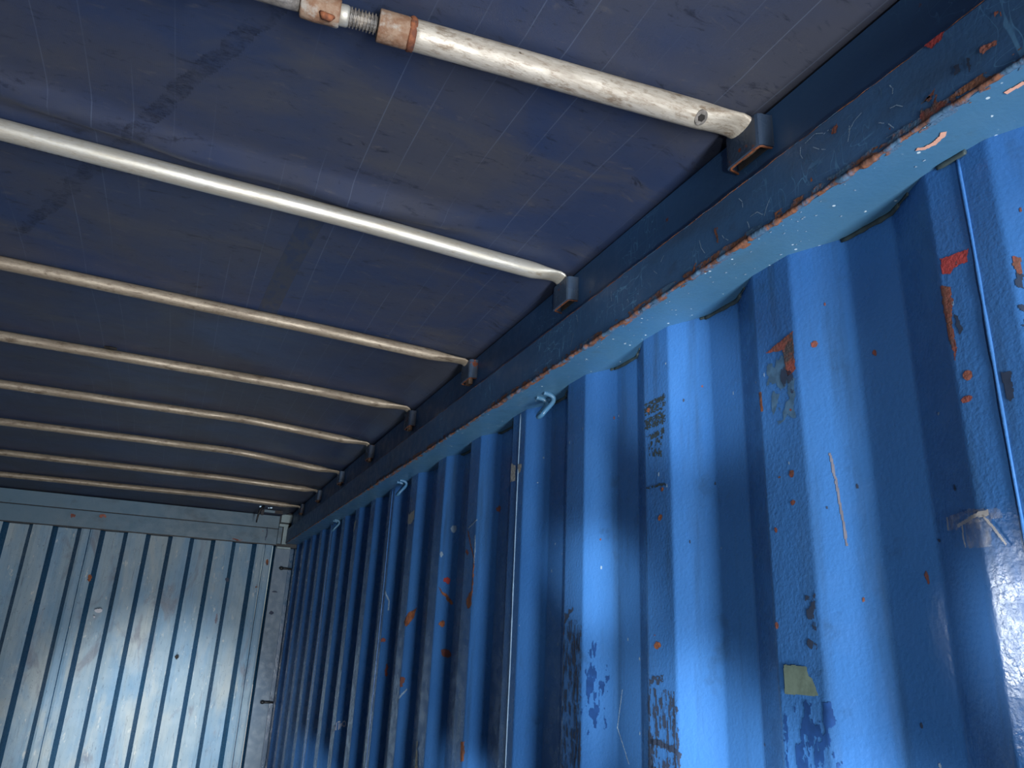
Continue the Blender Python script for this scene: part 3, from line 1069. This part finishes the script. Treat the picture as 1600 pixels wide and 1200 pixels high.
# header across the end
hb = MB()
hb.box(2 * XC - .05, -.052, YE - .012, YE + .10, -.011, .0815, .003)
head = tag(hb.build('trim_2', M_header), kind='structure')
MB().box(2 * XC - .05, -.052, YE - .009, YE + .10, .0865, .163, .003).build('upper_beam', M_header, head)
MB().box(2 * XC - .05, -.053, YE - .002, YE + .09, .079, .089).build('beam_joint', M_iron, head)
MB().box(2 * XC - .05, -.050, YE - .010, YE + .06, -.0165, -.0105).build('shadow_lip', M_iron, head)
for x, z, rx, rz, m in [(-1.02, .060, .02, .008, M_spot), (-1.17, .045, .014, .010, M_primer_rust), (-.28, -.003, .035, .005, M_primer_rust), (-.12, .05, .004, .04, M_scuff)]:
    wall_film('paint_chip', m, ell(x, z, rx, rz), head, surf=lambda a, b, l: (a, YE - .0125 - l, b), res=.003, jit=.008, jscale=40, thr=.35, nsc=(60, 60))

# corner post (trim_4) with pale casting blocks
cp = MB()
cp.box(-.050, .040, YE + .010, YE + .10, ZF, -.02, .003)
post = tag(cp.build('trim_4', M_post), kind='structure')
MB().box(.041, .20, YE + .12, YE + .13, ZF, .0, .0).build('light_block', M_slope, post)  # dark plate added behind the corner gap to block light
MB().box(2 * XC - .10, 2 * XC + .030, YE + .010, YE + .10, ZF, ZT).build('far_post', M_post, post)
MB().box(-.044, .022, YE - .016, YE + .05, .126, .176, .003).build('casting_block', M_pale, post)
MB().box(-.050, .118, YE + .012, YE + .09, -.02, ZT).build('backing_plate', M_iron, post)
lm = MB()
lm.box(-.050, .006, YE - .014, YE + .02, .100, .117, .002)
lm.box(-.022, .006, YE - .014, YE + .02, -.006, .101, .002)
lm.build('angle_plate', M_pale, post)
MB().box(-.050, -.027, YE - .004, YE + .02, -.004, .097, .002).build('filler_plate', M_header, post)
MB().box(-.046, .036, YE - .012, YE + .05, -.034, -.021, .002).build('cap_plate', M_pale, post)
# lashing bars across the corner
for z in (-.150, -.905):
    m = MB()
    m.sweep([(.000, YE - .012, z), (.020, YE - .012, z), (.06, YE - .014, z)], .0065, .0065, 8)
    ro = m.build('lashing_bar', M_iron, post, smooth=True)
    MB().sweep([(-.012, YE - .010, z), (-.008, YE - .012, z), (.004, YE - .012, z), (.008, YE - .011, z)], [.006, .012, .012, .007], [.006, .010, .010, .007], 10).build('bar_knob', M_iron, ro, smooth=True)


# ------------------------------------------------------------------ roof bows
def bow(name, xs_pts, r, mat, y, label):
    """xs_pts: path (x, y offset, z) from the right end leftwards before the bend"""
    t = empty(name, (0, y, 0))
    tag(t, label, 'roof bow', 'roof bows under the tarpaulin')
    return t


mid = [.178, .197, .191, .207, .217, .210, .187, .181]     # height of the tube's middle about 0.4 m in from its end
end = [.180, .188, .182, .196, .194, .179, .179, .171]
far_z = [.176, .198, .205, .213, .214, .203, .184, .168]  # and over the middle of the box
looks = [
    'nearest roof bow, thick scratched grey tube with a threaded rusty adjuster',
    'second roof bow from the viewer, bright clean zinc tube',
    'third roof bow from the viewer, dull brown-stained zinc tube',
    'fourth roof bow from the viewer, with a dark notch along its top edge',
    'fifth roof bow from the viewer, flattened end over its bracket',
    'sixth roof bow from the viewer, thin in the distance with a flattened end',
    'seventh roof bow from the viewer, second from the end wall',
    'farthest roof bow, lying just in front of the end wall header',
]
XE = .006


def bow_z(j, x):
    t = min(1.0, max(0.0, (XE - x) / .5))
    t = t * t * (3 - 2 * t)
    z = end[j] + (mid[j] - end[j]) * t
    far = max(0.0, min(1.0, (XE - .5 - x) / 1.2))
    return z + (far_z[j] - mid[j]) * far


RBS = [.0188, .0168] + [.0148] * 6
SK0 = -.098       # the nearest bow lies a little askew


def bow_path(j, x0, x1, n):
    sk = SK0 if j == 0 else (.004 * ((j % 3) - 1))
    return [(x, sk * (x - XE), bow_z(j, x) + .0012 * (float(vnoise(x * 6, j, 90)) - .5)) for x in np.linspace(x0, x1, n)]


def full_bow(j, mat):
    RB = RBS[j]
    t = empty('roof_bow', (0, BY[j], 0))
    tag(t, looks[j], 'roof bow', 'roof bows under the tarpaulin')
    flat_len = .055 if j in (0, 1, 6) else .095
    xl = 2 * XC - XE
    if j == 0:
        tube_to = -.462
    else:
        tube_to = xl + .06
    # tube that flattens towards its end and turns down into the bracket
    pts, ry, rz = [], [], []
    for p in bow_path(j, tube_to, XE - flat_len - .03, 40):
        pts.append(p)
        ry.append(RB)
        rz.append(RB)
    for p in bow_path(j, XE - flat_len - .02, XE - .014, 9):
        s = (p[0] - (XE - flat_len - .02)) / (flat_len + .006)
        s = s * s * (3 - 2 * s)
        pts.append(p)
        ry.append(RB * (1 + .28 * s))
        rz.append(RB * (1 - .62 * s))
    zc = pts[-1][2]
    pts += [(XE - .006, 0, zc - .003), (XE - .001, 0, zc - .009)]
    ry += [RB * 1.26, RB * 1.22]
    rz += [RB * .36, RB * .33]
    m = MB().sweep(pts, ry, rz, 22)
    m.build('tube', mat, t, smooth=True)
    zb = .136
    MB().sweep([(XE - .002, 0, zc - .006), (XE + .001, 0, zc - .013), (XE + .004, 0, (zc + zb) / 2), (XE + .005, 0, zb)], [RB * 1.2, RB * 1.15, RB * 1.1, RB * 1.0], .0045, 14).build('end_tongue', mat, t, smooth=True)
    return t, xl


for j in range(8):
    mat = M_bow_a if j == 0 else (M_bow_b if j == 1 else M_bow_c)
    t, xl = full_bow(j, mat)
    RB = RBS[j]
    if j == 0:
        P = lambda x: (x, SK0 * (x - XE), bow_z(0, x))
        # coupling, threaded rod, collar and locking sleeve of the adjuster
        MB().sweep([P(x) for x in (-.5025, -.5010, -.470, -.462)], [.0182, .0192, .0192, .0185], [.0182, .0192, .0192, .0185], 18).build('coupling', M_coupling, t, smooth=True)
        MB().sweep([P(x) for x in (-.4665, -.464, -.461, -.4575)], [.0190, .0207, .0204, .0190], [.0190, .0207, .0204, .0190], 18, jitter=.12).build('rusty_weld', M_rust, t, smooth=True)
        pts, rr = [], []
        for i in range(81):
            x = -.500 - i * .0005
            pts.append(P(x))
            rr.append(.0108 + .0012 * (1 if (i // 4) % 2 else -1))
        MB().sweep(pts, rr, rr, 16).build('threaded_rod', M_steel, t, smooth=False)
        MB().sweep([P(x) for x in (-.5365, -.539, -.546, -.5485)], [.0112, .0126, .0126, .0118], [.0112, .0126, .0126, .0118], 16).build('collar', M_bow_b, t, smooth=True)
        slv = MB().sweep([P(x) for x in (-.547, -.549, -.560, -.575, -.590, -.592)], [.0150, .0164, .0155, .0166, .0160, .0143], [.0150, .0164, .0155, .0166, .0160, .0143], 16, jitter=.06).build('locking_sleeve', M_coupling, t, smooth=True)
        q = P(-.560)
        MB().sweep([(q[0] + .006, q[1] - .008, q[2] - .013), (q[0] + .002, q[1] - .009, q[2] - .0172), (q[0] - .006, q[1] - .009, q[2] - .0172), (q[0] - .010, q[1] - .008, q[2] - .012)], [.002, .005, .005, .002], [.002, .004, .004, .002], 10, side=Vector((0, 1, 0))).build('rust_lump', M_rust, slv, smooth=True)
        MB().sweep([P(x) for x in (-.590, -.62, -.70)], .0100, .0100, 14).build('threaded_rod', M_steel, t, smooth=True)
        MB().sweep([P(x) for x in np.linspace(-.70, xl + .06, 30)], RB, RB, 18).build('tube', M_bow_a, t, smooth=True)
        q = P(-.070)
        d = Vector((0, -.62, -.78))
        c = Vector(q) + d * (RB * 1.03)
        V = [tuple(c + Vector((math.cos(a) * .0088, 0, 0)) + Vector((0, .78, -.62)) * (math.sin(a) * .0105)) for a in np.linspace(0, 2 * math.pi, 19)[:-1]]
        V2 = [tuple(Vector(v) - d * .006) for v in V]
        hole = mesh_obj('bolt_hole', V + V2, [tuple(range(18))] + [(i, (i + 1) % 18, 18 + (i + 1) % 18, 18 + i) for i in range(18)], M_steel, t)
        MB().sweep([c - d * .002, c + d * .0012], .0052, .0052, 6, side=Vector((1, 0, 0))).build('bolt_head', M_dark, hole)
        # dark split along the underside
        sp = []
        for x in np.linspace(-.405, -.335, 12):
            p = Vector(P(x))
            sp.append(p + Vector((0, .80, -.60)) * RB * 1.0 + Vector((0, -.004 * (x + .405) / .07, 0)))
        MB().sweep(sp, [.0004 + .0016 * i / 11 for i in range(12)], .0012, 6).build('split', M_dark, t)
    if j == 1:
        # faint stamped print low on the tube
        for i in range(34):
            x = -1.02 + i * .0085 + R.uniform(-.001, .001)
            if R.random() < .25:
                continue
            p = Vector((x, .004 * 0, bow_z(1, x)))
            d = Vector((0, .62, -.78)).normalized()
            c = p + d * (RB + .0004)
            up = Vector((0, .78, .62)).normalized()
            hw, hh = R.uniform(.0012, .0028), R.uniform(.002, .004)
            mesh_obj('ink_mark', [tuple(c + Vector((a * hw, 0, 0)) + up * (b * hh)) for a, b in ((-1, -1), (1, -1), (1, 1), (-1, 1))], [(0, 1, 2, 3)], M_scuff, t)
    if j == 3:
        p = Vector((-.88, 0, bow_z(3, -.88)))
        MB().sweep([p + Vector((-.016, -.014, .015)), p + Vector((0, -.017, .014)), p + Vector((.016, -.014, .015))], [.003, .007, .003], .004, 8).build('notch', M_dark, t)
    # left end tongue, out of the picture
    zc = bow_z(j, xl)
    MB().sweep([(xl + .07, (SK0 * (xl - XE) if j == 0 else 0), zc), (xl + .01, (SK0 * (xl - XE) if j == 0 else 0), zc - .002), (xl, (SK0 * (xl - XE) if j == 0 else 0), zc - .012), (xl, (SK0 * (xl - XE) if j == 0 else 0), .14)], [RB, RB * 1.2, RB * 1.2, RB], [RB, .009, .007, .006], 14).build('end_tongue', mat, t, smooth=True)


# ------------------------------------------------------------------ tarpaulin
def tarp_z(x, y):
    x = np.asarray(x, float)
    y = np.asarray(y, float)
    ys = [-1.2, .12] + BY + [YE + .02, YE + .13]
    zz = [.212, .214] + [.0 for _ in BY] + [.166, .160]
    tops = np.array([[bow_z(j, q) + RBS[j] + .0015 for q in np.linspace(-2.25, .06, 24)] for j in range(8)])
    qx = np.linspace(-2.25, .06, 24)
    res = np.zeros(np.broadcast(x, y).shape)
    xb, yb = np.broadcast_arrays(x, y)
    rows = [np.full(xb.shape, .196), np.full(xb.shape, .198)] + [np.interp(xb, qx, tops[j]) for j in range(8)] + [np.full(xb.shape, .168) - .003 * np.clip((xb + 1.2) / 1.0, 0, 1), np.full(xb.shape, .166)]
    for i in range(len(ys) - 1):
        a, b = ys[i], ys[i + 1]
        m = (yb >= a) & (yb <= b)
        t = np.clip((yb - a) / (b - a), 0, 1)
        lin = rows[i] * (1 - t) + rows[i + 1] * t
        # slack: rises a little between bows and is pulled down on each
        sl = .010 if 1 <= i <= 8 else .003
        bul = sl * np.sin(np.pi * t) ** .8 * (.4 + 1.1 * vnoise(xb * 2.2, yb * 1.3, 55, 2))
        res = np.where(m, lin + bul, res)
    # puckered fold on the near side of the second bow
    f = np.exp(-((yb - (BY[1] - .050 - .04 * vnoise(xb * 3, 0, 61))) / .024) ** 2) * (.25 + 1.2 * vnoise(xb * 7.0, 3, 62, 2)) * .026
    f = f * np.clip((-.12 - xb) / .15, 0, 1)
    g = np.exp(-((yb - (BY[0] - .06)) / .02) ** 2) * .006 * vnoise(xb * 6, 8, 64, 2)
    # edge at the side plate
    res = res - f - g
    edge = np.clip((xb + .05) / .08, 0, 1)
    edge = edge * edge * (3 - 2 * edge)
    res = res * (1 - edge) + (ZT + .007 - .004 * vnoise(yb * 4, 0, 67)) * edge
    res = np.where(yb > BY[-1] + .02, res + .0, res)
    return res + .0025 * (vnoise(xb * 9, yb * 9, 66, 3) - .5) * (1 - edge)


def hole_y(px, py):
    r = rot @ Vector(((px - 800) / F_PX, -(py - 600) / F_PX, -1))
    for yy in np.linspace(4.3, 4.95, 900):
        t = (yy - CAM.y) / r.y
        q = CAM + r * t
        if q.z >= float(tarp_z(q.x, yy)):
            return q.x, yy
    return None


HOLES = [(-.1960, 4.66, .0045, .016), (-.1340, 4.66, .0060, .014), (-.1470, 4.67, .0030, .010)]
gx = set(np.round(np.linspace(-2.235, .052, 150), 4))
gy = set(np.round(np.linspace(YD - .05, YE + .10, 300), 4))
for hx, hy, a, b in HOLES:
    gx |= {round(hx - a, 4), round(hx + a, 4)}
    gy |= {round(hy - b, 4), round(hy + b, 4)}
gx = np.array(sorted(gx))
gy = np.array(sorted(gy))
Xg, Yg = np.meshgrid(gx, gy)
Zg = tarp_z(Xg, Yg)
# skirt over both side plates
V = np.stack([Xg, Yg, Zg], -1)
sk_r = np.stack([np.full(len(gy), .062), gy, np.full(len(gy), ZT - .004)], -1)
sk_r2 = np.stack([np.full(len(gy), .126), gy, np.full(len(gy), .02)], -1)
sk_l = sk_r.copy()
sk_l[:, 0] = 2 * XC - .062
sk_l2 = sk_r2.copy()
sk_l2[:, 0] = 2 * XC - .126
V = np.concatenate([sk_l2[:, None], sk_l[:, None], V, sk_r[:, None], sk_r2[:, None]], 1)
nx = V.shape[1]
F = []
for i in range(len(gy) - 1):
    for j in range(nx - 1):
        if 2 <= j < nx - 3:
            cx, cy = (V[i, j, 0] + V[i, j + 1, 0]) / 2, (gy[i] + gy[i + 1]) / 2
            if any(abs(cx - hx) < a and abs(cy - hy) < b for hx, hy, a, b in HOLES):
                continue
        a = i * nx + j
        F.append((a, a + nx, a + nx + 1, a + 1))
# end skirt
base = (len(gy) - 1) * nx
V = V.reshape(-1, 3)
ext = V[base:base + nx].copy()
ext[:, 1] += .02
ext[:, 2] -= .12
V = np.concatenate([V, ext])
for j in range(nx - 1):
    a, b = base + j, len(V) - nx + j
    F.append((a, b, b + 1, a + 1))
tarp = mesh_obj('tarpaulin', V, F, M_tarp, None, smooth=True)
tag(tarp, 'dark navy tarpaulin roof stretched over the row of grey bows', 'tarpaulin')


def tarp_band(name, line, half, mat, thick=.0009):
    """welded overlap or stained fold, following the cloth"""
    V, F = [], []
    n = len(line)
    for i, (x, y) in enumerate(line):
        for s in (-1, -.5, 0, .5, 1):
            xx = x + s * half
            V.append((xx, y, float(tarp_z(xx, y)) - thick * (1.0 if abs(s) < 1 else .35)))
    for i in range(n - 1):
        for k in range(4):
            a = i * 5 + k
            F.append((a, a + 5, a + 6, a + 1))
    return mesh_obj(name, V, F, mat, tarp, smooth=True)


def band_material():
    k = NB('worn_seam_cloth')
    a = k.noise(k.pos(scale=(14, 8, 1)), 3.0, 5.0, 0.7)
    col = k.mix(k.rng(a, .4, .6), srgb(46, 58, 84), srgb(60, 65, 78))
    return k.done(col, .6, 0.0, k.bump(a, .3, .002))


M_seam = band_material()



def smear_material():
    k = NB('dirty_fold_smear')
    a = k.noise(k.pos(scale=(14, 14, 1)), 3.0, 6.0, 0.7, 0.5)
    b = k.noise(k.pos(scale=(40, 90, 1)), 3.0, 4.0, 0.7)
    al = k.math('MULTIPLY', k.rng(a, 0.34, 0.66), k.rng(b, 0.35, 0.65, 0.10, 0.42))
    return k.done(srgb(34, 40, 56), .7, 0.0, None, alpha=al)


M_fold = smear_material()
k_ = NB('tan_dust')
n_ = k_.noise(k_.pos(scale=(20, 60, 1)), 3.0, 6.0, 0.7, 0.5)
M_dust = k_.done(srgb(122, 114, 102), .7, 0.0, None, alpha=k_.rng(n_, 0.46, 0.72, 0.0, 0.55))
tarp_band('seam_strip', [(-.470 - .055 * (y - .98), y) for y in np.linspace(1.235, 1.78, 120)], .022, M_seam)
fold_pts = []
for y in np.linspace(.72, 1.62, 90):
    x = -.585 - .47 * (y - .72)
    fold_pts.append((x, y))


def tarp_film(name, mat, poly, **kw):
    return wall_film(name, mat, poly, tarp, surf=lambda x, y, l: (x, y, float(tarp_z(x, y)) - .0006 - l), **kw)


wide = [(x - .014, y) for x, y in fold_pts] + [(x + .014, y) for x, y in fold_pts[::-1]]
tarp_film('fold_smear', M_fold, wide, res=.003, jit=.008, jscale=30, lift=.0004)
for x, y, rx, ry in [(-.40, 1.085, .07, .008), (-.53, 1.28, .004, .006), (-.02, 3.88, .012, .03)]:
    tarp_film('dirt_smear', M_fold, ell(x, y, rx, ry), res=.003, jit=.003, jscale=60)
for x, y, rx, ry in [(-.22, 1.75, .035, .02), (-.22, .535, .06, .008)]:
    tarp_film('dust_smear', M_dust, ell(x, y, rx, ry), res=.0025, jit=.010, jscale=40)

# ------------------------------------------------------------------ rusty latch at the end corner
lt = empty('header_latch', (-.130, 4.62, .1509))
tag(lt, 'rusty latch plate with a hanging dark hook at the far corner', 'latch')
MB().box(-.045, .056, -.010, .010, -.007, .008, .002).build('plate', M_header, lt)
MB().box(.016, .062, -.013, .008, -.009, .010, .003).build('rusted_end', M_rustydark, lt)
hk = MB()
hk.sweep([(-.050, -.006, .026), (-.060, -.012, .012), (-.070, -.014, .002), (-.074, -.014, -.020), (-.078, -.014, -.045), (-.080, -.012, -.072)], [.010, .011, .010, .007, .006, .004], [.008, .008, .008, .006, .005, .004], 10)
hk.build('hook', M_iron, lt, smooth=True)
MB().box(-.062, -.046, -.013, -.004, -.026, .006, .002).build('rust_run', M_rustydark, lt)
